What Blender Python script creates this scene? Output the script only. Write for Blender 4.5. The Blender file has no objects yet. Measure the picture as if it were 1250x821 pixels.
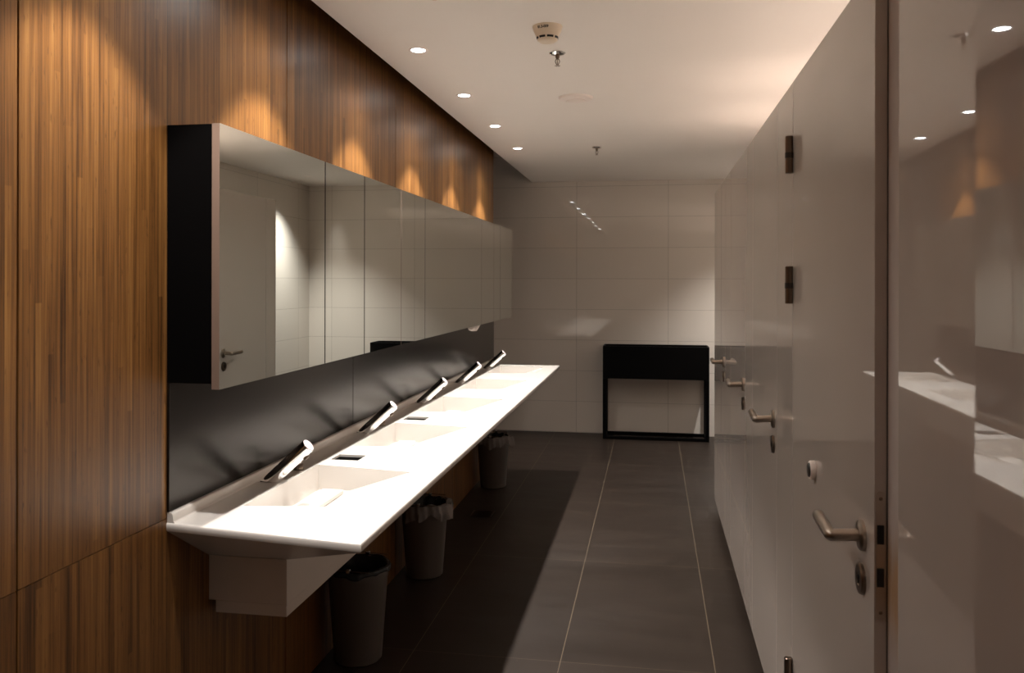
import bpy, bmesh, math, random
from mathutils import Vector, Matrix
from mathutils.geometry import tessellate_polygon
PI = math.pi
R = math.radians
SC = bpy.context.scene
COL = SC.collection

# ------------------------------------------------------------------ materials
def srgb(r, g, b):
    f = lambda c: (c/255/12.92) if c/255 <= .04045 else ((c/255+.055)/1.055)**2.4
    return (f(r), f(g), f(b), 1)

class NT:
    def __init__(s, name):
        s.m = bpy.data.materials.new(name); s.m.use_nodes = True
        s.t = s.m.node_tree; s.b = s.t.nodes['Principled BSDF']; s.o = s.t.nodes['Material Output']
    def n(s, typ, **kw):
        q = s.t.nodes.new(typ)
        for k, v in kw.items():
            if k.startswith('i_'): q.inputs[k[2:].replace('_', ' ')].default_value = v
            else: setattr(q, k, v)
        return q
    def l(s, a, b): s.t.links.new(a, b)
    def set(s, **kw):
        for k, v in kw.items(): s.b.inputs[k.replace('_', ' ')].default_value = v
        return s
    def math(s, op, a, b=None, c=None):
        q = s.n('ShaderNodeMath', operation=op)
        for i, v in enumerate((a, b, c)):
            if v is None: continue
            if isinstance(v, (int, float)): q.inputs[i].default_value = v
            else: s.l(v, q.inputs[i])
        return q.outputs[0]
    def ramp(s, fac, stops):
        q = s.n('ShaderNodeValToRGB'); e = q.color_ramp.elements
        e[0].position, e[0].color = stops[0]; e[1].position, e[1].color = stops[-1]
        for p, c in stops[1:-1]:
            x = e.new(p); x.color = c
        s.l(fac, q.inputs[0]); return q.outputs[0]
    def mix(s, fac, a, b, mode='MIX'):
        q = s.n('ShaderNodeMix', data_type='RGBA', blend_type=mode)
        for sock, v in ((q.inputs[0], fac), (q.inputs[6], a), (q.inputs[7], b)):
            if isinstance(v, (int, float, tuple)): sock.default_value = v
            else: s.l(v, sock)
        return q.outputs[2]
    def pos(s): return s.n('ShaderNodeNewGeometry').outputs['Position']
    def scaled(s, v, sx, sy, sz):
        q = s.n('ShaderNodeMapping'); q.inputs['Scale'].default_value = (sx, sy, sz); s.l(v, q.inputs[0]); return q.outputs[0]
    def noise(s, v, scale, detail=2, rough=.5):
        q = s.n('ShaderNodeTexNoise'); q.inputs['Scale'].default_value = scale
        q.inputs['Detail'].default_value = detail; q.inputs['Roughness'].default_value = rough
        s.l(v, q.inputs['Vector']); return q.outputs['Fac']
    def bump(s, h, strength, dist):
        q = s.n('ShaderNodeBump'); q.inputs['Strength'].default_value = strength; q.inputs['Distance'].default_value = dist
        s.l(h, q.inputs['Height']); s.l(q.outputs[0], s.b.inputs['Normal'])

def plain(name, col, rough=.5, metal=0, ior=1.5, mottle=.04, scale=6, spec=.5):
    t = NT(name).set(Roughness=rough, Metallic=metal, IOR=ior)
    t.b.inputs['Specular IOR Level'].default_value = spec
    n = t.noise(t.pos(), scale, 3)
    d = tuple(c*(1-mottle) for c in col[:3])+(1,)
    l = tuple(min(1, c*(1+mottle)) for c in col[:3])+(1,)
    t.l(t.mix(n, d, l), t.b.inputs['Base Color'])
    return t.m

def joint_mask(t, coord, pitch, off, w):
    """1 inside a joint line of width w at off + k*pitch"""
    a = t.math('SUBTRACT', coord, off - pitch*50)
    a = t.math('MODULO', a, pitch)
    a = t.math('SUBTRACT', a, pitch/2); a = t.math('ABSOLUTE', a)
    return t.math('GREATER_THAN', a, pitch/2 - w/2)

def tile_index(t, coord, pitch, off):
    return t.math('FLOOR', t.math('DIVIDE', t.math('SUBTRACT', coord, off-pitch*50), pitch))

def wood_mat():
    t = NT('bamboo_veneer').set(Roughness=.36, IOR=1.45)
    p = t.pos(); s = t.n('ShaderNodeSeparateXYZ'); t.l(p, s.inputs[0])
    y = s.outputs[1]; z = s.outputs[2]
    # panel offsets so the strips do not run through the seams
    pz = t.math('GREATER_THAN', z, .862); py = tile_index(t, y, 1.2715, 1.515)
    off = t.math('ADD', t.math('MULTIPLY', pz, 3.37), t.math('MULTIPLY', py, 7.13))
    yy = t.math('ADD', y, off)
    strip = t.math('FLOOR', t.math('DIVIDE', yy, .0185))
    seg = t.math('FLOOR', t.math('DIVIDE', t.math('ADD', z, t.math('MULTIPLY', strip, .731)), 1.35))
    cmb = t.n('ShaderNodeCombineXYZ'); t.l(strip, cmb.inputs[0]); t.l(seg, cmb.inputs[1])
    wn = t.n('ShaderNodeTexWhiteNoise', noise_dimensions='2D'); t.l(cmb.outputs[0], wn.inputs['Vector'])
    v = t.n('ShaderNodeCombineXYZ'); t.l(yy, v.inputs[1]); t.l(z, v.inputs[2]); t.l(strip, v.inputs[0])
    fine = t.noise(t.scaled(v.outputs[0], .3, 125, 1.8), 1.0, 4, .75)
    mid = t.noise(t.scaled(v.outputs[0], 0, 22, .8), 1.0, 3, .55)
    knot = t.noise(t.scaled(v.outputs[0], 1.7, 130, 24), 1.0, 2, .5)
    f = t.math('ADD', t.math('MULTIPLY', wn.outputs['Value'], .13), t.math('MULTIPLY', fine, .7))
    f = t.math('ADD', f, t.math('MULTIPLY', mid, .17))
    col = t.ramp(f, [(.34, srgb(58, 36, 17)), (.46, srgb(101, 66, 32)), (.55, srgb(120, 81, 41)), (.7, srgb(148, 107, 58))])
    k = t.ramp(knot, [(.66, (0, 0, 0, 1)), (.76, (.75, .75, .75, 1))])
    col = t.mix(k, col, srgb(64, 38, 22))
    edge = t.math('GREATER_THAN', t.math('ABSOLUTE', t.math('SUBTRACT', t.math('FRACT', t.math('DIVIDE', yy, .0185)), .5)), .46)
    col = t.mix(t.math('MULTIPLY', edge, .2), col, srgb(70, 44, 26))
    t.l(col, t.b.inputs['Base Color'])
    t.bump(fine, .08, .001)
    return t.m

def floor_mat():
    t = NT('dark_floor_tile').set(IOR=1.38)
    p = t.pos(); s = t.n('ShaderNodeSeparateXYZ'); t.l(p, s.inputs[0]); x, y = s.outputs[0], s.outputs[1]
    jx = joint_mask(t, x, .598, -.3583, .003); jy = joint_mask(t, y, 1.2, 4.465, .003)
    # the grout shows light along the aisle, hardly at all elsewhere
    j = t.math('MAXIMUM', jx, t.math('MULTIPLY', jy, .55))
    cmb = t.n('ShaderNodeCombineXYZ'); t.l(tile_index(t, x, .598, -.3583), cmb.inputs[0]); t.l(tile_index(t, y, 1.2, 4.465), cmb.inputs[1])
    wn = t.n('ShaderNodeTexWhiteNoise', noise_dimensions='2D'); t.l(cmb.outputs[0], wn.inputs['Vector'])
    a = t.noise(t.scaled(p, 2.0, 7.0, 1), 1.0, 5, .65); b = t.noise(p, 160, 2, .5)
    f = t.math('ADD', t.math('MULTIPLY', a, .7), t.math('ADD', t.math('MULTIPLY', b, .18), t.math('MULTIPLY', wn.outputs['Value'], .12)))
    col = t.ramp(f, [(.3, srgb(38, 30, 24)), (.5, srgb(43, 34, 28)), (.75, srgb(52, 42, 34))])
    sp = t.noise(p, 75, 1, .4); spm = t.ramp(sp, [(.79, (0, 0, 0, 1)), (.83, (1, 1, 1, 1))])
    col = t.mix(t.math('MULTIPLY', spm, .35), col, srgb(120, 108, 92))
    col = t.mix(j, col, srgb(112, 98, 80))
    t.l(col, t.b.inputs['Base Color'])
    t.l(t.math('ADD', .34, t.math('MULTIPLY', a, .2)), t.b.inputs['Roughness'])
    t.bump(t.math('SUBTRACT', t.math('MULTIPLY', b, .2), j), .15, .001)
    return t.m

def wall_tile_mat(name, axis, off, col):
    t = NT(name).set(Roughness=.006, IOR=1.68)
    p = t.pos(); s = t.n('ShaderNodeSeparateXYZ'); t.l(p, s.inputs[0]); h = s.outputs[axis]; z = s.outputs[2]
    j = t.math('MAXIMUM', joint_mask(t, h, .898, off, .0035), joint_mask(t, z, .3055, .004, .0028))
    cmb = t.n('ShaderNodeCombineXYZ'); t.l(tile_index(t, h, .898, off), cmb.inputs[0]); t.l(tile_index(t, z, .3055, .004), cmb.inputs[1])
    wn = t.n('ShaderNodeTexWhiteNoise', noise_dimensions='2D'); t.l(cmb.outputs[0], wn.inputs['Vector'])
    d = tuple(c*.965 for c in col[:3])+(1,)
    c1 = t.mix(wn.outputs['Value'], d, col)
    t.l(t.mix(t.math('MULTIPLY', j, .55), c1, srgb(120, 110, 100)), t.b.inputs['Base Color'])
    return t.m

def gloss_door_mat():
    t = NT('gloss_cream_laminate').set(Roughness=.02, IOR=1.78)
    n = t.noise(t.pos(), 1.7, 3, .55)
    t.l(t.mix(n, srgb(190, 176, 166), srgb(197, 184, 174)), t.b.inputs['Base Color'])
    t.bump(t.noise(t.pos(), 2.2, 1, .3), .02, .004)
    return t.m

def jamb_mat():
    t = NT('stained_cream_jamb').set(Roughness=.45, IOR=1.45)
    p = t.pos(); s = t.n('ShaderNodeSeparateXYZ'); t.l(p, s.inputs[0]); z = s.outputs[2]
    band = t.math('SUBTRACT', 1, t.math('MULTIPLY', t.math('ABSOLUTE', t.math('SUBTRACT', z, .95)), 6.0))
    n = t.noise(t.scaled(p, 30, 60, 5), 1.0, 4, .6)
    f = t.ramp(t.math('MULTIPLY', n, t.math('MAXIMUM', band, 0)), [(.14, (0, 0, 0, 1)), (.38, (1, 1, 1, 1))])
    t.l(t.mix(t.math('MULTIPLY', f, .8), srgb(186, 172, 164), srgb(168, 128, 84)), t.b.inputs['Base Color'])
    return t.m

def satin_black():
    t = NT('satin_black_panel').set(Roughness=.33, IOR=1.4)
    t.b.inputs['Specular Tint'].default_value = (1, .86, .74, 1); t.b.inputs['Specular IOR Level'].default_value = .32
    p = t.pos()
    n = t.noise(t.scaled(p, 1, 260, 3), 1.0, 3, .6)
    t.l(t.mix(n, srgb(18, 15, 13), srgb(24, 20, 18)), t.b.inputs['Base Color'])
    t.l(t.math('ADD', .17, t.math('MULTIPLY', n, .08)), t.b.inputs['Roughness'])
    return t.m

def emit(name, col, s):
    t = NT(name); e = t.n('ShaderNodeEmission'); e.inputs[0].default_value = col; e.inputs[1].default_value = s
    t.l(e.outputs[0], t.o.inputs[0]); return t.m

def clear_bag(name, col, alpha):
    t = NT(name).set(Roughness=.22, IOR=1.45)
    n = t.noise(t.pos(), 55, 3, .6)
    t.l(t.mix(n, tuple(c*.7 for c in col[:3])+(1,), col), t.b.inputs['Base Color'])
    t.b.inputs['Alpha'].default_value = alpha
    t.bump(n, .5, .004)
    return t.m

M = dict(
    wood=wood_mat(), floor=floor_mat(), door=gloss_door_mat(), jamb=jamb_mat(), black=satin_black(),
    tile_back=wall_tile_mat('glossy_wall_tile_back', 0, .148, srgb(232, 222, 211)),
    tile_side=wall_tile_mat('glossy_wall_tile_side', 1, 7.1, srgb(232, 222, 211)),
    ceiling=plain('ceiling_paint', srgb(248, 240, 232), .6, mottle=.02, scale=2),
    wallpaint=plain('wall_paint', srgb(186, 176, 166), .6),
    solid=plain('white_solid_surface', srgb(219, 214, 208), .22, mottle=.012, scale=3),
    apron=plain('cream_apron_panel', srgb(220, 210, 200), .35, mottle=.02),
    edge=plain('cream_mirror_edge', srgb(122, 102, 90), .4), seam=plain('seam_board', srgb(96, 84, 76), .6),
    matblack=plain('matt_black', srgb(8, 7, 7), .8, spec=.02, mottle=.1),
    conblack=plain('black_powder_coat', srgb(7, 6, 6), .5, spec=.1, mottle=.15, scale=40),
    chrome=plain('chrome', (.86, .86, .86, 1), .04, 1, mottle=.01),
    steel=plain('brushed_steel', srgb(178, 166, 154), .28, 1, mottle=.06, scale=60),
    darksteel=plain('dark_steel', srgb(120, 106, 94), .3, 1, mottle=.08, scale=60),
    dark=plain('dark_recess', srgb(18, 17, 16), .6),
    plastic=plain('taupe_bin_plastic', srgb(92, 84, 78), .3, mottle=.05),
    detector=plain('aged_cream_plastic', srgb(232, 214, 190), .4, mottle=.03),
    whiteplastic=plain('cream_plastic', srgb(246, 234, 226), .4, mottle=.02),
    capwhite=plain('pale_cap', srgb(226, 214, 216), .2),
    rubber=plain('dark_rubber', srgb(50, 44, 40), .5),
    paper=plain('white_tissue', srgb(240, 230, 220), .8, mottle=.02),
    ink=plain('black_ink', srgb(30, 26, 24), .5),
    lamp=emit('lamp_lens', (1, .985, .97, 1), 26),
    bagblack=clear_bag('dark_bin_bag', srgb(44, 48, 50), 1.0),
    bagclear=clear_bag('clear_bin_bag', srgb(150, 142, 138), .75),
)
def mirror_mat():
    t = NT('mirror_glass').set(Metallic=1, Roughness=.004)
    n = t.noise(t.pos(), 1.1, 1, .3)
    t.l(t.mix(n, (.70, .745, .72, 1), (.71, .755, .73, 1)), t.b.inputs['Base Color']); return t.m
M['mirror'] = mirror_mat()

# ------------------------------------------------------------------ geometry helpers
def bm_new(): return bmesh.new()
def box(bm, x0, x1, y0, y1, z0, z1, mi=0, bev=0):
    r = bmesh.ops.create_cube(bm, size=1)
    vs = r['verts']
    for v in vs:
        v.co = Vector(((x0+x1)/2+v.co.x*(x1-x0), (y0+y1)/2+v.co.y*(y1-y0), (z0+z1)/2+v.co.z*(z1-z0)))
    fs = list({f for v in vs for f in v.link_faces})
    for f in fs: f.material_index = mi
    if bev:
        es = list({e for v in vs for e in v.link_edges})
        bmesh.ops.bevel(bm, geom=es, offset=bev, segments=2, profile=.5, affect='EDGES')
    return fs
def lathe(bm, prof, n=32, mat=None, a0=0, a1=2*PI, mi=0):
    full = abs(a1-a0-2*PI) < 1e-6
    m = n if full else n+1
    rings = []
    mat = mat or Matrix()
    for r, z in prof:
        if r < 1e-7 and full: rings.append([bm.verts.new(mat @ Vector((0, 0, z)))]); continue
        rings.append([bm.verts.new(mat @ Vector((r*math.cos(a0+(a1-a0)*i/n), r*math.sin(a0+(a1-a0)*i/n), z))) for i in range(m)])
    for a, b in zip(rings, rings[1:]):
        for i in range(n):
            j = (i+1) % m
            if len(a) == 1 and len(b) == 1: continue
            if len(a) == 1: f = bm.faces.new((a[0], b[j], b[i]))
            elif len(b) == 1: f = bm.faces.new((a[i], a[j], b[0]))
            else: f = bm.faces.new((a[i], a[j], b[j], b[i]))
            f.material_index = mi; f.smooth = True
def axis_mat(p, d):
    d = Vector(d).normalized()
    return Matrix.Translation(Vector(p)) @ d.to_track_quat('Z', 'Y').to_matrix().to_4x4()
def cyl(bm, p, q, r, n=24, r2=None, bev=0):
    p, q = Vector(p), Vector(q); L = (q-p).length; r2 = r if r2 is None else r2
    b = bev
    prof = [(0, 0), (r-b, 0)] + ([(r, b)] if b else []) + ([(r2, L-b)] if b else []) + [(r2-b, L), (0, L)]
    lathe(bm, prof, n, axis_mat(p, q-p))
def tube(bm, pts, r, n=12, rs=None):
    pts = [Vector(p) for p in pts]; rings = []
    up = Vector((0, 0, 1))
    prev = None
    for i, p in enumerate(pts):
        d = ((pts[min(i+1, len(pts)-1)]-p).normalized() + (p-pts[max(i-1, 0)]).normalized()).normalized()
        if prev is None:
            a = d.cross(up if abs(d.z) < .9 else Vector((1, 0, 0))).normalized()
        else:
            a = (prev - d*prev.dot(d)).normalized()
        prev = a; b = d.cross(a); rr = rs[i] if rs else r
        rings.append([bm.verts.new(p + (a*math.cos(2*PI*k/n)+b*math.sin(2*PI*k/n))*rr) for k in range(n)])
    for A, B in zip(rings, rings[1:]):
        for k in range(n): bm.faces.new((A[k], A[(k+1) % n], B[(k+1) % n], B[k])).smooth = True
    bm.faces.new(list(reversed(rings[0]))); bm.faces.new(rings[-1])
def fillet(pts, rad, seg=6):
    pts = [Vector(p) for p in pts]; out = [pts[0]]
    for a, b, c in zip(pts, pts[1:], pts[2:]):
        u = (a-b).normalized(); v = (c-b).normalized(); r = min(rad, (a-b).length*.45, (c-b).length*.45)
        s, e = b+u*r, b+v*r
        for i in range(seg+1):
            t = i/seg; out.append((s*(1-t)**2 + b*2*t*(1-t) + e*t*t))
    out.append(pts[-1]); return out
def obj(name, bm, mats, parent=None, sharp=35, loc=None, label=None):
    bmesh.ops.recalc_face_normals(bm, faces=bm.faces)
    if sharp:
        for e in bm.edges:
            if len(e.link_faces) == 2: e.smooth = e.calc_face_angle(0) < R(sharp)
            else: e.smooth = False
    me = bpy.data.meshes.new(name); bm.to_mesh(me); bm.free()
    for m in (mats if isinstance(mats, (list, tuple)) else [mats]): me.materials.append(M[m] if isinstance(m, str) else m)
    o = bpy.data.objects.new(name, me); COL.objects.link(o)
    if parent: o.parent = parent
    if loc: o.location = loc
    if label: o['label'] = label
    return o
def thing(name, label, cat, loc=(0, 0, 0), rz=0, group=None):
    o = bpy.data.objects.new(name, None); COL.objects.link(o); o.location = loc; o.rotation_euler = (0, 0, rz)
    o.empty_display_size = .05
    o['label'] = label; o['category'] = cat
    if group: o['group'] = group
    return o
def tag(o, label, cat, group=None):
    o['label'] = label; o['category'] = cat
    if group: o['group'] = group
    return o
def struct(name, bm, m, label=None, sharp=35):
    o = obj(name, bm, m, sharp=sharp); o['kind'] = 'structure'
    if label: o['label'] = label
    return o
def copy_tree(o, parent=None):
    c = o.copy(); COL.objects.link(c)
    if parent: c.parent = parent
    for ch in list(o.children): copy_tree(ch, c)
    return c
def part(name, m, parent, fn, label=None, sharp=35):
    bm = bm_new(); fn(bm); return obj(name, bm, m, parent, sharp, label=label)

# ------------------------------------------------------------------ dimensions (metres; camera stands at x=0, y=0, eye 1.5)
CEIL = 2.498
XW = -1.29          # wood wall face
XM = -1.137         # mirror face
YB = 8.262          # back wall
XR = 1.2965         # right wall of the bay behind the cubicles
Y0 = -1.3           # wall behind the camera
XD = .400           # cubicle door face
ZB, ZT = .081, 2.0815

# ------------------------------------------------------------------ setting
bm = bm_new(); box(bm, -3.2, 2.4, Y0-.1, YB+.1, -.1, 0); struct('floor', bm, 'floor', 'dark grey brown floor of large rectangular tiles')
bm = bm_new(); box(bm, -1.199, 2.4, Y0, YB, CEIL, CEIL+.03)
struct('ceiling', bm, 'ceiling', 'smooth cream ceiling with recessed lamps')
bm = bm_new(); box(bm, -3.2, 2.4, Y0-.1, YB+.1, 2.84, 2.94); struct('ceiling_upper', bm, 'wallpaint')
bm = bm_new(); box(bm, -3.2, 2.4, YB, YB+.1, 0, 2.84); struct('wall_back', bm, 'tile_back', 'glossy grey beige tiled end wall')
bm = bm_new(); box(bm, -3.2, 2.4, Y0-.1, Y0, 0, 2.84); struct('wall_rear', bm, 'wallpaint')
bm = bm_new(); box(bm, XR, 2.4, 5.64, YB, 0, CEIL); struct('wall_right', bm, 'tile_side', 'pale glossy tiled wall of the bay beyond the cubicles')
bm = bm_new(); box(bm, 1.75, 1.85, Y0, 5.60, 0, CEIL); struct('wall_cubicle_rear', bm, 'wallpaint')
bm = bm_new(); box(bm, -3.2, -3.1, 6.675, YB, 0, 2.84); struct('wall_far_left', bm, 'wallpaint')

# wood clad wall: real veneered boards with fine gaps over a dark backing
bm = bm_new()
ys = [Y0, .2435, 1.515, 2.7865, 4.058, 5.3295, 6.675]
for a, b in zip(ys, ys[1:]):
    for z0, z1 in ((0.0, .8605), (.8625, 2.84)):
        box(bm, XW-.018, XW, a+(.003 if a > Y0 else 0), b-(.003 if b < 6.6 else 0), z0, z1)
struct('wall_left', bm, 'wood', 'bamboo veneered wall in tall boards')
bm = bm_new(); box(bm, XW-.15, XW-.019, Y0, 6.674, 0, 2.84); struct('wall_left_backing', bm, 'dark')

# ------------------------------------------------------------------ cubicle front on the right
bm = bm_new()
for a, b in ((2.5125, 2.8165), (3.4885, 3.7665), (4.4535, 4.7865), (5.4485, 5.60)):
    box(bm, XD, XD+.0216, a, b, ZB, ZT, bev=.0012)
box(bm, XD+.0226, XD+.043, 1.609, 5.60, ZB, ZT, 2)       # frame board behind the leaves
box(bm, .445, .46, -.15, 5.60, 0, .10, 1)             # recessed plinth
struct('wall_cubicle', bm, ['door', 'dark', 'seam'], 'glossy cream cubicle front between the doors')
bm = bm_new(); box(bm, XD+.0226, XD+.05, 1.40, 1.608, ZB, ZT, bev=.003)
struct('trim_1', bm, 'jamb', 'narrow cream door jamb with a yellow stain')
bm = bm_new(); box(bm, .443, XR+.45, 5.60, 5.635, 0, ZT); struct('wall_cubicle_end', bm, 'door')
for k, y in enumerate((3.62, 4.62)):
    bm = bm_new(); box(bm, .4435, 1.749, y, y+.02, .1, 2.05); struct('wall_partition_%d' % (k+1), bm, 'door')
bm = bm_new(); box(bm, .4105, .432, -.15, 1.500, ZB, ZT, bev=.004)
box(bm, .445, 1.749, -.19, -.15, 0, CEIL)
struct('wall_near_right', bm, 'door', 'glossy cream panel nearest on the right')

def handle_parts(parent, y, z):
    """lever handle with its rose, and the key escutcheon below; face at x = XD"""
    def rose(bm): lathe(bm, [(0, .009), (.025, .009), (.0295, .006), (.0295, 0), (0, 0)], 32, axis_mat((XD, y, z), (-1, 0, 0)))
    h = part('handle', 'steel', parent, lambda bm: tube(bm, fillet([(XD-.009, y, z), (XD-.060, y, z-.003), (XD-.058, y+.128, z)], .007, 4), .0118, 20))
    part('rose', 'steel', h, rose)
    def esc(bm): lathe(bm, [(0, .007), (.012, .007), (.0125, .0085), (.0265, .008), (.0295, .005), (.0295, 0), (0, 0)], 32, axis_mat((XD, y+.004, z-.085), (-1, 0, 0)))
    e = part('lock_escutcheon', 'darksteel', parent, esc)
    part('keyhole', 'dark', e, lambda bm: (cyl(bm, (XD-.0072, y+.004, z-.081), (XD-.0092, y+.004, z-.081), .0042, 12), box(bm, XD-.0092, XD-.0072, y+.002, y+.006, z-.094, z-.082)))

doors = [(1.6085, 2.5095, 1.69, 1.013), (2.8195, 3.4855, 2.885, 1.043), (3.7695, 4.4505, 3.825, 1.043), (4.7895, 5.4455, 4.86, 1.046)]
dl = ['nearest glossy cream cubicle door with three steel hinges and a round bumper', 'second glossy cream cubicle door from the camera',
      'third glossy cream cubicle door from the camera', 'farthest glossy cream cubicle door, seen in the mirror']
for k, (a, b, hy, hz) in enumerate(doors):
    bm = bm_new(); box(bm, XD, XD+.0216, a, b, ZB, ZT, bev=.0008)
    d = struct('door_%d' % (k+1), bm, 'door', dl[k]); handle_parts(d, hy, hz)
    if k == 0:
        # lock face plate on the door's edge
        def plate(bm):
            r = .0085; zc0, zc1 = .883, 1.119; xc = XD+.0108; pts = []
            for i in range(13): pts.append((xc+r*math.cos(PI*i/12), zc1-r+r*math.sin(PI*i/12)))
            for i in range(13): pts.append((xc-r*math.cos(PI*i/12), zc0+r-r*math.sin(PI*i/12)))
            A = [bm.verts.new((x, a-.0022, z)) for x, z in pts]; B = [bm.verts.new((x, a-.0002, z)) for x, z in pts]
            bm.faces.new(A); bm.faces.new(list(reversed(B)))
            for i in range(len(A)): j = (i+1) % len(A); bm.faces.new((A[i], A[j], B[j], B[i]))
        p = part('lock_plate', 'steel', d, plate)
        part('latch', 'dark', p, lambda bm: box(bm, XD+.004, XD+.0165, a-.0045, a-.0018, 1.022, 1.057, bev=.001))
        part('bolt', 'dark', p, lambda bm: box(bm, XD+.004, XD+.0165, a-.0045, a-.0018, .944, .978, bev=.001))
        for zz in (1.105, .897):
            part('screw', 'darksteel', p, lambda bm, zz=zz: lathe(bm, [(0, .001), (.0025, .001), (.0035, 0), (0, 0)], 12, axis_mat((XD+.0108, a-.0022, zz), (0, -1, 0))))
        for zz in (1.868, 1.492, .362):
            h = part('hinge', 'darksteel', d, lambda bm, zz=zz: cyl(bm, (XD-.0125, b-.010, zz-.054), (XD-.0125, b-.010, zz+.054), .0115, 20, bev=.002))
            part('hinge_ring', 'rubber', h, lambda bm, zz=zz: cyl(bm, (XD-.0125, b-.010, zz-.010), (XD-.0125, b-.010, zz+.006), .0121, 20))
        q = part('door_bumper', 'whiteplastic', d, lambda bm: lathe(bm, [(0, .013), (.0215, .013), (.0235, .010), (.0235, 0), (0, 0)], 32, axis_mat((XD, 2.175, 1.03), (-1, 0, 0))))
        part('rubber_face', 'rubber', q, lambda bm: lathe(bm, [(0, .018), (.015, .017), (.019, .0125), (0, .0125)], 32, axis_mat((XD, 2.175, 1.03), (-1, 0, 0))))
# leaf standing ajar closest to the camera
def rotz(bm, a, piv):
    bmesh.ops.rotate(bm, verts=bm.verts, cent=piv, matrix=Matrix.Rotation(a, 3, 'Z'))
bm = bm_new(); box(bm, .263, .303, -.30, .748, ZB, ZT, bev=.006)
rotz(bm, R(1.83), (.263, .748, 0))
struct('door_5', bm, 'door', 'glossy cream door leaf standing ajar at the right picture edge')
bm = bm_new(); box(bm, .297, .445, -.36, -.31, 0, CEIL); struct('trim_2', bm, 'door')

# ------------------------------------------------------------------ black splashback
for nm, a, b, lab in (('splashback_panel', 2.047, 3.434, 'near satin black splashback panel behind the first faucet'),
                      ('splashback_panel', 3.438, 6.674, 'long far satin black splashback panel behind the other faucets')):
    bm = bm_new(); box(bm, XW+.0006, XW+.0076, a, b, .8785, 1.2255, bev=.001)
    tag(obj(nm, bm, 'black'), lab, 'splashback', 'black splashback panels')

# ------------------------------------------------------------------ mirror cabinet
cab = thing('mirror_cabinet', 'long black wall cabinet with mirrored doors above the basins', 'mirror cabinet', (XW, 4.36, 1.211))
def local(bm, o):
    for v in bm.verts: v.co -= o.location
def cpart(name, m, parent, root, fn, label=None):
    bm = bm_new(); fn(bm); local(bm, root); return obj(name, bm, m, parent, label=label)
cpart('cabinet_body', 'matblack', cab, cab, lambda bm: box(bm, XW+.0005, XM-.0225, 2.047, 6.674, 1.226, 1.9195, bev=.001))
seams = [2.046, 2.768, 3.172, 3.664, 4.067, 5.471, 5.909, 6.688]
g = lambda y: .0042 if y < 3.3 else .0032
for a, b in zip(seams, seams[1:]):
    def md(bm, a=a, b=b):
        fs = box(bm, XM-.022, XM, a+(g(a) if a > 2.1 else 0), b-(g(b) if b < 6.6 else 0), 1.2114, 1.9203)
        bm.normal_update()
        for f in fs:
            if f.normal.x > .9: f.material_index = 1
    cpart('mirror_door', ['matblack' if a in (2.768, 3.172, 4.067) else 'edge', 'mirror'], cab, cab, md)
tis = bm_new()
g = [(-1.165, 5.235), (-1.165, 5.62)]
pts = [((-1.19, 5.28, 1.2255), (-1.185, 5.60, 1.2255)), ((-1.188, 5.262, 1.212), (-1.172, 5.60, 1.205)), ((-1.18, 5.262, 1.186), (-1.176, 5.545, 1.180)), ((-1.18, 5.36, 1.172), (-1.178, 5.50, 1.166))]
rows = []
for (a, b) in pts:
    rows.append([tis.verts.new(Vector(a).lerp(Vector(b), i/8) + Vector((.004*math.sin(i*1.9), 0, .0))) for i in range(9)])
for A, B in zip(rows, rows[1:]):
    for i in range(8): tis.faces.new((A[i], A[i+1], B[i+1], B[i]))
bmesh.ops.solidify(tis, geom=list(tis.faces), thickness=.001)
tag(obj('paper_towel', tis, 'paper'), 'white paper towel tip hanging from the underside of the mirror cabinet', 'paper towel')

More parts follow.
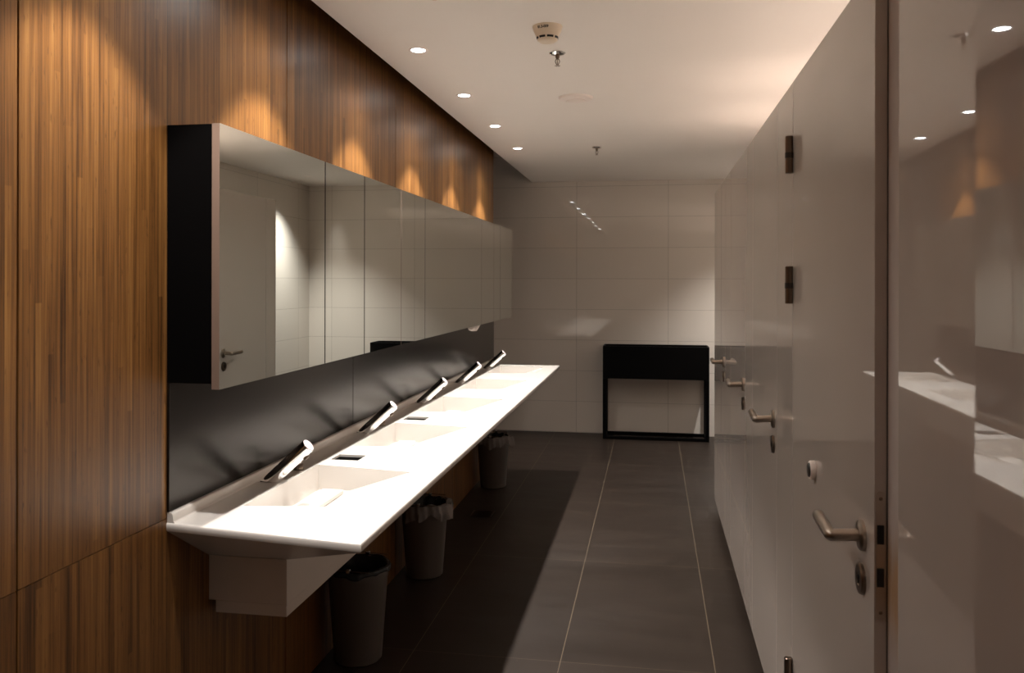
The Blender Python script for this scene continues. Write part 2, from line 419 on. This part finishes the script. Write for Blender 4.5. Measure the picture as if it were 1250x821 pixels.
# ------------------------------------------------------------------ washbasin counter
CT = .85
pitch = .888
FY = [2.514 + pitch*k for k in range(5)]       # basin centres
SLOTS = [2.922, 3.812]
ctr = thing('basin_counter', 'long white wall hung counter with five sloped basins', 'washbasin', (XW, 4.2, .526))
yn = lambda x: 1.965 + (x+.712)*(-.08/.578)     # near end runs very slightly back towards the wall
YE = 6.42
def counter(bm):
    def loop(ins, z, xb):
        return [Vector((xb, yn(xb)+ins, z)), Vector((-.712-ins, yn(-.712)+ins, z)), Vector((-.712-ins, YE-ins, z)), Vector((xb, YE-ins, z))]
    rb = XW+.0008
    rings = [loop(.007, CT, rb), loop(.0035, CT-.001, rb), loop(.001, CT-.0035, rb), loop(0, CT-.008, rb), loop(0, CT-.018, rb), loop(.003, CT-.023, rb)]
    top = rings[0]
    holes = []
    for c in FY:
        holes.append([Vector((-1.17, c-.275, CT)), Vector((-1.17, c+.275, CT)), Vector((-.812, c+.222, CT)), Vector((-.812, c-.222, CT))])
    for c in SLOTS:
        holes.append([Vector((-1.16, c-.045, CT)), Vector((-1.16, c+.045, CT)), Vector((-1.055, c+.045, CT)), Vector((-1.055, c-.045, CT))])
    polys = [top]+holes
    flat = [v for p in polys for v in p]; vs = [bm.verts.new(v) for v in flat]
    for t in tessellate_polygon(polys): bm.faces.new([vs[i] for i in t])
    prev = vs[:4]
    for rg in rings[1:]:
        cur = [bm.verts.new(v) for v in rg]
        for i in range(3): bm.faces.new((prev[i], cur[i], cur[i+1], prev[i+1])).smooth = True
        prev = cur
    # tapered underside down to the apron
    low = [bm.verts.new(v) for v in ((rb, 2.262, .694), (-1.044, 2.262, .694), (-1.044, 6.13, .694), (rb, 6.13, .694))]
    for i in range(3): bm.faces.new((prev[i], low[i], low[i+1], prev[i+1]))
    k = 4
    for c in FY:
        A, B, C, D = vs[k:k+4]; k += 4
        zb = .762
        a = bm.verts.new((-1.166, c-.271, zb)); b = bm.verts.new((-1.166, c+.271, zb))
        e = bm.verts.new((-1.05, c-.262, zb+.004)); f = bm.verts.new((-1.05, c+.262, zb+.004))
        bm.faces.new((A, B, b, a)); bm.faces.new((A, a, e, D)); bm.faces.new((B, C, f, b)); bm.faces.new((a, b, f, e)); bm.faces.new((e, f, C, D))
    for c in SLOTS:
        q = vs[k:k+4]; k += 4
        w = [bm.verts.new((v.co.x, v.co.y, .8415)) for v in q]
        for i in range(4): bm.faces.new((q[i], q[(i+1) % 4], w[(i+1) % 4], w[i]))
        cy = sum(v.co.y for v in q)/4; u = w
        w = [bm.verts.new((v.co.x, cy+(v.co.y-cy)*1.3, .62)) for v in q]
        for i in range(4): bm.faces.new((u[i], u[(i+1) % 4], w[(i+1) % 4], w[i])).material_index = 1
        f = bm.faces.new(w); f.material_index = 1
    # upstand against the splashback
    n = 6
    prof = [(XW+.0008, CT-.02), (XW+.026, CT-.001), (XW+.021, CT+.004), (XW+.018, CT+.022), (XW+.0150, CT+.026), (XW+.0008, CT+.027)]
    A = [bm.verts.new((x, yn(x)+.004, z)) for x, z in prof]; B = [bm.verts.new((x, YE-.004, z)) for x, z in prof]
    for i in range(len(prof)-1): bm.faces.new((A[i], A[i+1], B[i+1], B[i]))
    bm.faces.new(A); bm.faces.new(list(reversed(B)))
cpart('countertop', ['solid', 'dark'], ctr, ctr, counter)
cpart('apron_panel', 'apron', ctr, ctr, lambda bm: box(bm, XW+.0008, -1.044, 2.262, 6.13, .562, .6935, bev=.002))
cpart('lower_trim', 'apron', ctr, ctr, lambda bm: box(bm, XW+.022, -1.0455, 2.2635, 6.128, .526, .5615, bev=.002))
for c in FY:
    cpart('drain_cover', 'solid', ctr, ctr, lambda bm, c=c: box(bm, -1.128, -1.052, c-.215, c+.215, .7675, .782, bev=.003))

# ------------------------------------------------------------------ faucets and soap pumps
def make_faucet():
    t = thing('faucet', '', 'faucet', group='slanted faucets along the counter')
    ax = Vector((.74, 0, .672)).normalized()
    def body(bm):
        r = .0225; L = .182
        m = axis_mat((0, 0, 0), ax); n = 40
        base = []
        for i in range(n):
            a = 2*PI*i/n; p = m @ Vector((r*math.cos(a), r*math.sin(a), 0))
            s = (.004 - p.z)/ax.z; base.append(bm.verts.new(p+ax*s))
        rings = [base]
        for rr, z in ((r, L-.002), (r-.0012, L), (r*.80, L)):
            rings.append([bm.verts.new(m @ Vector((rr*math.cos(2*PI*i/n), rr*math.sin(2*PI*i/n), z))) for i in range(n)])
        for A, B in zip(rings, rings[1:]):
            for i in range(n): bm.faces.new((A[i], A[(i+1) % n], B[(i+1) % n], B[i])).smooth = True
        bm.faces.new(base)
        bm.faces.new(list(reversed(rings[-1])))
    part('spout_body', 'chrome', t, body)
    def ring(bm):
        n = 40; r = .0255
        pr = [(1.0, 0), (1.0, .004), (.93, .0052), (.6, .0052), (.6, 0)]
        rg = [[bm.verts.new((r*k*1.42*math.cos(2*PI*i/n), r*k*math.sin(2*PI*i/n), z)) for i in range(n)] for k, z in pr]
        rg.append(rg[0])
        for A, B in zip(rg, rg[1:]):
            for i in range(n): bm.faces.new((A[i], A[(i+1) % n], B[(i+1) % n], B[i])).smooth = True
    part('base_ring', 'chrome', t, ring)
    part('end_cap', 'capwhite', t, lambda bm: lathe(bm, [(0, .1842), (.0205, .1840), (.0213, .1822), (0, .1820)], 32, axis_mat((0, 0, 0), ax)))
    part('aerator', 'darksteel', t, lambda bm: cyl(bm, ax*.150+Vector((.010, 0, -.0125)), ax*.150+Vector((.0185, 0, -.0215)), .009, 20))
    return t
def make_pump():
    t = thing('soap_dispenser', '', 'soap dispenser', group='small chrome soap dispensers along the counter')
    def collar(bm):
        n = 48; prof = [(0, 0), (.0185, 0), (.0185, .003), (.0155, .004), (.0155, .017), (.0135, .020), (.008, .0205), (0, .0205)]
        lathe(bm, prof, n)
        for v in bm.verts:   # knurling
            if .0035 < v.co.z < .018:
                a = math.atan2(v.co.y, v.co.x); k = 1+.03*(1 if int(round(a/(2*PI)*n)) % 2 else -1); v.co.x *= k; v.co.y *= k
    part('collar', 'darksteel', t, collar)
    part('spout', 'chrome', t, lambda bm: tube(bm, fillet([(0, 0, .018), (0, 0, .052), (.004, 0, .070), (.030, 0, .072), (.046, 0, .056)], .012), .0042, 14))
    part('pump_neck', 'chrome', t, lambda bm: lathe(bm, [(0, .020), (.0075, .020), (.0085, .026), (.006, .034), (.0062, .044), (0, .046)], 24))
    return t
f0 = make_faucet(); p0 = make_pump()
fl = ['chrome slanted faucet at the nearest basin', 'chrome slanted faucet at the second basin, beside the first slot', 'chrome slanted faucet at the middle basin',
      'chrome slanted faucet at the fourth basin', 'chrome slanted faucet at the farthest basin']
pl = ['chrome soap pump just beyond the nearest faucet', 'chrome soap pump just beyond the second faucet', 'chrome soap pump just beyond the middle faucet',
      'chrome soap pump just beyond the fourth faucet', 'chrome soap pump just beyond the farthest faucet']
for k in range(5):
    f = f0 if k == 0 else copy_tree(f0); f.location = (-1.226, FY[k]+.008, CT+.0003); f['label'] = fl[k]
    p = p0 if k == 0 else copy_tree(p0); p.location = (-1.205, FY[k]+.190, CT+.0003); p['label'] = pl[k]

# ------------------------------------------------------------------ waste bins below the counter
def make_bin(seed, clear):
    rnd = random.Random(seed)
    t = thing('waste_bin', '', 'waste bin', group='waste bins under the counter')
    rb, rt, h = .094, .120, .37
    part('bin_body', 'plastic', t, lambda bm: lathe(bm, [(0, .0), (rb-.006, .0), (rb, .006), (rb+(rt-rb)*.86, h*.86), (rt-.001, h*.88), (rt+.001, h*.985), (rt-.001, h), (rt-.006, h), (rt-.009, h*.86), (rb-.006, .008), (0, .008)], 56))
    def bag(bm):
        n = 96; ph = [rnd.uniform(0, 6.28) for _ in range(6)]
        amp = .004 if not clear else .011
        drop = .014 if not clear else .062
        prof = [(rb*.55, .05, .5), (rt*.80, .18, .9), (rt-.020, .30, .7), (rt-.012, h-.01, .25), (rt-.004, h+.006, .5), (rt+.006, h+.004, .35), (rt+.008+amp*.4, h-drop*.45, .7), (rt+.005+amp*.5, h-drop, 1.3)]
        rings = []
        for r, z, w in prof:
            rg = []
            for i in range(n):
                a = 2*PI*i/n
                d = amp*w*(math.sin(5*a+ph[0])*.4+math.sin(11*a+ph[1])*.5+math.sin(23*a+ph[2]+z*40)*.45)
                dz = amp*w*.9*(math.sin(4*a+ph[3])+math.sin(9*a+ph[4])*.7)
                rr = max(r+d, rt+.003) if z > .3 and r > rt+.004 else r+d
                rg.append(bm.verts.new((rr*math.cos(a), rr*math.sin(a), z+dz)))
            rings.append(rg)
        for A, B in zip(rings, rings[1:]):
            for i in range(n): bm.faces.new((A[i], A[(i+1) % n], B[(i+1) % n], B[i])).smooth = True
        if clear:   # knotted tuft of bag on one side
            for v in bm.verts:
                a = math.atan2(v.co.y, v.co.x)
                if v.co.z > h-drop*1.6 and v.co.xy.length > rt+.001 and -1.2 < a < .9:
                    k = math.cos((a+.15)/1.05*PI/2)**2*.16
                    v.co.x *= 1+k; v.co.y *= 1+k
    part('bin_bag', 'bagclear' if clear else 'bagblack', t, bag, label='crumpled pale bin bag folded over the rim' if clear else 'dark bin bag lining the bin')
    if clear:
        def inner(bm):
            n = 64; rg = []
            for r, z in ((.02, .30), (rt*.6, .27), (rt-.024, .33), (rt-.0125, h+.001)):
                rg.append([bm.verts.new(((r+.004*math.sin(9*2*PI*i/n+z*30))*math.cos(2*PI*i/n), (r+.004*math.sin(7*2*PI*i/n))*math.sin(2*PI*i/n), z+.006*math.sin(13*2*PI*i/n))) for i in range(n)])
            for A, B in zip(rg, rg[1:]):
                for i in range(n): bm.faces.new((A[i], A[(i+1) % n], B[(i+1) % n], B[i])).smooth = True
        part('inner_bag', 'bagblack', t, inner, label='dark inner bag')
    def wire(bm, s):
        y = s*.112
        tube(bm, [(-.10, y*1.0, h+.010), (.0, y*1.02, h+.012), (.085, y, h+.009)], .0022, 8)
    for s in (-1, 1):
        w = part('bag_holder', 'darksteel', t, lambda bm, s=s: wire(bm, s))
        part('clip', 'chrome', w, lambda bm, s=s: box(bm, -.008, .008, s*.112-.007, s*.112+.007, h+.004, h+.018, bev=.002))
    return t
for (x, y, c, sd, lab) in ((-1.158, 3.165, False, 3, 'taupe waste bin with a dark bag, nearest under the counter'),
                           (-1.155, 4.13, True, 5, 'taupe waste bin with a crumpled pale bag, middle of the three under the counter'),
                           (-1.155, 5.99, True, 8, 'taupe waste bin with a pale bag, farthest under the counter')):
    b = make_bin(sd, c); b.location = (x, y, 0); b['label'] = lab

# floor drain
dr = thing('floor_drain', 'small square slotted drain in the dark floor under the counter', 'drain', (-1.085, 5.26, 0))
part('drain_frame', 'darksteel', dr, lambda bm: [box(bm, a, b, c, d, 0, .0022) for a, b, c, d in ((-.07, .07, -.07, -.062), (-.07, .07, .062, .07), (-.07, -.062, -.062, .062), (.062, .07, -.062, .062))])
part('grate', 'darksteel', dr, lambda bm: [box(bm, -.062, .062, -.056+i*.0135, -.049+i*.0135, 0, .0018) for i in range(9)])

# ------------------------------------------------------------------ black console against the end wall
cx0, cx1, cy0, cy1, cz = -.4715, .5225, 7.965, 8.245, .888
con = thing('console_stand', 'black rectangular console with an open box top on a slim frame against the end wall', 'console', ((cx0+cx1)/2, (cy0+cy1)/2, 0))
def trough(bm):
    zb = .578; w = .012
    box(bm, cx0, cx1, cy0, cy0+w, zb, cz, bev=.003); box(bm, cx0, cx1, cy1-w, cy1, zb, cz, bev=.003)
    box(bm, cx0, cx0+w, cy0+w, cy1-w, zb, cz, bev=.003); box(bm, cx1-w, cx1, cy0+w, cy1-w, zb, cz, bev=.003)
    box(bm, cx0+w, cx1-w, cy0+w, cy1-w, zb, zb+.012); box(bm, cx0+w, cx1-w, cy0+w, cy1-w, cz-.03, cz-.018)
cpart('box_top', 'conblack', con, con, trough)
lw = .034
for x in (cx0, cx1-lw):
    for y in (cy0, cy1-lw):
        cpart('leg', 'conblack', con, con, lambda bm, x=x, y=y: box(bm, x, x+lw, y, y+lw, 0.0, .5775, bev=.002))
for y in (cy0, cy1-lw):
    cpart('bottom_rail', 'conblack', con, con, lambda bm, y=y: box(bm, cx0+lw, cx1-lw, y+.002, y+lw-.002, 0.0, .030, bev=.002))
for x in (cx0, cx1-lw):
    cpart('side_rail', 'conblack', con, con, lambda bm, x=x: box(bm, x+.002, x+lw-.002, cy0+lw, cy1-lw, 0.0, .030, bev=.002))

# ------------------------------------------------------------------ ceiling fittings
LY = [.799, 1.687, 2.575, 3.463, 4.345, 5.232, 6.132]
def make_lamp():
    t = thing('downlight', '', 'ceiling lamp', group='recessed ceiling lamps above the counter')
    part('trim_ring', 'whiteplastic', t, lambda bm: lathe(bm, [(.044, 0), (.0435, -.0015), (.041, -.0026), (.0320, -.0022), (.0300, -.0008), (.0300, 0)], 40))
    part('lens', 'lamp', t, lambda bm: lathe(bm, [(0, -.0052), (.012, -.0048), (.022, -.0036), (.0300, -.0010)], 40))
    return t
l0 = make_lamp()
seen = {3: 'recessed ceiling lamp nearest the camera of the four visible', 4: 'second visible recessed ceiling lamp above the counter',
        5: 'third visible recessed ceiling lamp above the counter', 6: 'farthest recessed ceiling lamp above the counter',
        0: 'recessed ceiling lamp overhead near the camera, outside the picture', 1: 'second recessed ceiling lamp overhead, outside the picture', 2: 'recessed ceiling lamp over the nearest basin, just outside the picture'}
def spot(loc, energy, size, blend, col, rad=.028, aim=(0, 0, -1)):
    d = bpy.data.lights.new('lamp_beam', 'SPOT'); d.energy = energy; d.spot_size = R(size); d.spot_blend = blend
    d.color = col; d.shadow_soft_size = rad
    o = bpy.data.objects.new('lamp_beam', d); COL.objects.link(o); o.location = loc
    o.rotation_euler = Vector(aim).to_track_quat('-Z', 'Y').to_euler()
    return o
WARM = (1, .945, .89)
for k, y in enumerate(LY):
    t = l0 if k == 0 else copy_tree(l0)
    t.location = (-1.0, y, CEIL-.0002); t['label'] = seen[k]
    near = (.6, .68, 1, 1, 1, 1, 1)[k]
    spot((-1.0, y, CEIL-.012), 87*near, 80, .3, WARM)
    spot((-1.0, y, CEIL-.012), 20*near, 150, 1.0, WARM)
# lamp over the bay beyond the cubicles (deep recess)
t = thing('bay_downlight', 'deep recessed ceiling lamp over the bay beyond the cubicles', 'ceiling lamp', (.97, 7.46, CEIL-.0002))
part('trim_ring', 'whiteplastic', t, lambda bm: lathe(bm, [(.044, 0), (.044, -.003), (.040, -.0045), (.030, -.004), (.026, -.0008), (.026, 0)], 40))
part('lens', 'whiteplastic', t, lambda bm: lathe(bm, [(0, -.0012), (.026, -.0006)], 40))
spot((.97, 7.46, CEIL-.012), 150, 98, 1.0, (1, .965, .92))
# added unseen lamps without fittings, shining down behind the doors to brighten the ceiling
for y in (.5, 1.7, 2.9, 4.1, 5.1):
    spot((1.15, y, CEIL-.012), 340, 110, .5, (1, .97, .94), .04)

sd = thing('smoke_detector', 'round cream smoke detector with dark vent slots and printed number on the ceiling', 'smoke detector', (-.409, 3.228, CEIL))
part('housing', 'detector', sd, lambda bm: lathe(bm, [(0, 0), (.0590, 0), (.0590, -.003), (.0575, -.006), (.0530, -.020), (.0522, -.021), (.0420, -.044), (.0412, -.045), (.0405, -.050), (.0390, -.054), (.031, -.060), (.015, -.0628), (0, -.063)], 56))
for i in range(8):
    a = -PI/2 + (i-.5)*PI/4
    part('vent', 'dark', sd, lambda bm, a=a: lathe(bm, [(.0436, -.0425), (.0413, -.0500), (.0395, -.0500), (.0405, -.0425), (.0436, -.0425)], 8, None, a-.31, a+.31))
cu = bpy.data.curves.new('detector_number', 'FONT'); cu.body = '01.3-009'; cu.size = .0128; cu.align_x = 'CENTER'; cu.extrude = .0002; cu.offset = .0005
to = bpy.data.objects.new('tmp', cu); COL.objects.link(to)
bpy.context.view_layer.update()
me = bpy.data.meshes.new_from_object(to.evaluated_get(bpy.context.evaluated_depsgraph_get()))
bpy.data.objects.remove(to); me.name = 'printed_number'
for v in me.vertices:
    x, y, z = v.co; zz = -.0175+y; r = .0575-(-zz-.006)/.014*.0045+.0004+z
    a = -PI/2 + (x-.012)/.056
    v.co = (r*math.cos(a), r*math.sin(a), zz)
me.materials.clear(); me.materials.append(M['ink'])
o = bpy.data.objects.new('printed_number', me); COL.objects.link(o); o.parent = sd; o['label'] = 'small black printed number'

def make_sprinkler():
    t = thing('sprinkler', '', 'sprinkler', group='chrome ceiling sprinklers')
    part('escutcheon', 'chrome', t, lambda bm: lathe(bm, [(0, 0), (.036, 0), (.0355, -.003), (.028, -.009), (.013, -.012), (0, -.012)], 40))
    part('stem', 'darksteel', t, lambda bm: (lathe(bm, [(0, -.012), (.009, -.012), (.009, -.022), (.006, -.026), (.006, -.030), (0, -.030)], 20),
        tube(bm, fillet([(-.006, 0, -.028), (-.010, 0, -.038), (-.002, 0, -.056)], .004), .0018, 8), tube(bm, fillet([(.006, 0, -.028), (.010, 0, -.038), (.002, 0, -.056)], .004), .0018, 8)))
    part('bulb', 'steel', t, lambda bm: lathe(bm, [(0, -.030), (.0022, -.031), (.0028, -.042), (.0018, -.054), (0, -.055)], 12))
    def defl(bm):
        n = 32; rg = []
        for z in (-.056, -.0575):
            c = bm.verts.new((0, 0, z)); rg.append((c, [bm.verts.new(((.0125 if i % 4 else .0085)*math.cos(2*PI*i/n), (.0125 if i % 4 else .0085)*math.sin(2*PI*i/n), z-(.001 if i % 4 else 0))) for i in range(n)]))
        for c, q in rg:
            for i in range(n): bm.faces.new((c, q[i], q[(i+1) % n]))
        for i in range(n): bm.faces.new((rg[0][1][i], rg[0][1][(i+1) % n], rg[1][1][(i+1) % n], rg[1][1][i]))
    part('deflector', 'steel', t, defl)
    return t
s0 = make_sprinkler()
for k, (y, lab) in enumerate(((3.60, 'chrome sprinkler just beyond the smoke detector'), (6.17, 'chrome sprinkler at the far end of the ceiling'))):
    t = s0 if k == 0 else copy_tree(s0); t.location = (-.412, y, CEIL); t['label'] = lab
t = thing('ceiling_speaker', 'flat round cream disc on the ceiling between the two sprinklers', 'ceiling disc', (-.414, 4.49, CEIL))
part('disc_rim', 'whiteplastic', t, lambda bm: lathe(bm, [(0, 0), (.094, 0), (.0945, -.003), (.088, -.012), (.060, -.019), (.056, -.017), (0, -.017)], 56))
part('disc_centre', 'whiteplastic', t, lambda bm: lathe(bm, [(0, -.027), (.030, -.0265), (.052, -.022), (.054, -.017), (0, -.017)], 56))
t = thing('motion_sensor', 'small square cream sensor at the top picture edge', 'sensor', (-.737, 2.745, CEIL))
part('sensor_base', 'whiteplastic', t, lambda bm: box(bm, -.026, .026, -.035, .035, -.026, 0, bev=.004))
part('sensor_lens', 'detector', t, lambda bm: lathe(bm, [(0, -.040), (.010, -.038), (.017, -.031), (.018, -.0255), (0, -.0255)], 24))

# ------------------------------------------------------------------ world, camera, view
w = bpy.data.worlds.new('World'); SC.world = w; w.use_nodes = True
w.node_tree.nodes['Background'].inputs[0].default_value = (.9, .85, .8, 1); w.node_tree.nodes['Background'].inputs[1].default_value = .02
cd = bpy.data.cameras.new('Camera'); cam = bpy.data.objects.new('Camera', cd); COL.objects.link(cam); SC.camera = cam
F = 1013.09; YAW = .16822; HZ = 343.6; ROLL = .0018
cd.sensor_width = 36; cd.sensor_fit = 'HORIZONTAL'; cd.lens = F/1250*36; cd.shift_y = -(410.5-HZ)/1250; cd.clip_start = .02
cam.location = (0, 0, 1.5)
cam.matrix_world = Matrix.Translation((0, 0, 1.5)) @ Matrix.Rotation(YAW, 4, 'Z') @ Matrix.Rotation(PI/2, 4, 'X') @ Matrix.Rotation(ROLL, 4, 'Z')
cd.dof.use_dof = True; cd.dof.focus_distance = 3.6; cd.dof.aperture_fstop = 7.5
SC.view_settings.view_transform = 'Standard'; SC.view_settings.look = 'None'; SC.view_settings.gamma = 1
SC.view_settings.exposure = .38; SC.view_settings.use_curve_mapping = False
c = SC.cycles
c.max_bounces = 12; c.diffuse_bounces = 6; c.glossy_bounces = 8; c.transparent_max_bounces = 12
c.caustics_reflective = True; c.caustics_refractive = False; c.blur_glossy = .6
c.sample_clamp_indirect = 8.0; c.sample_clamp_direct = 0
c.use_denoising = True; c.use_light_tree = True
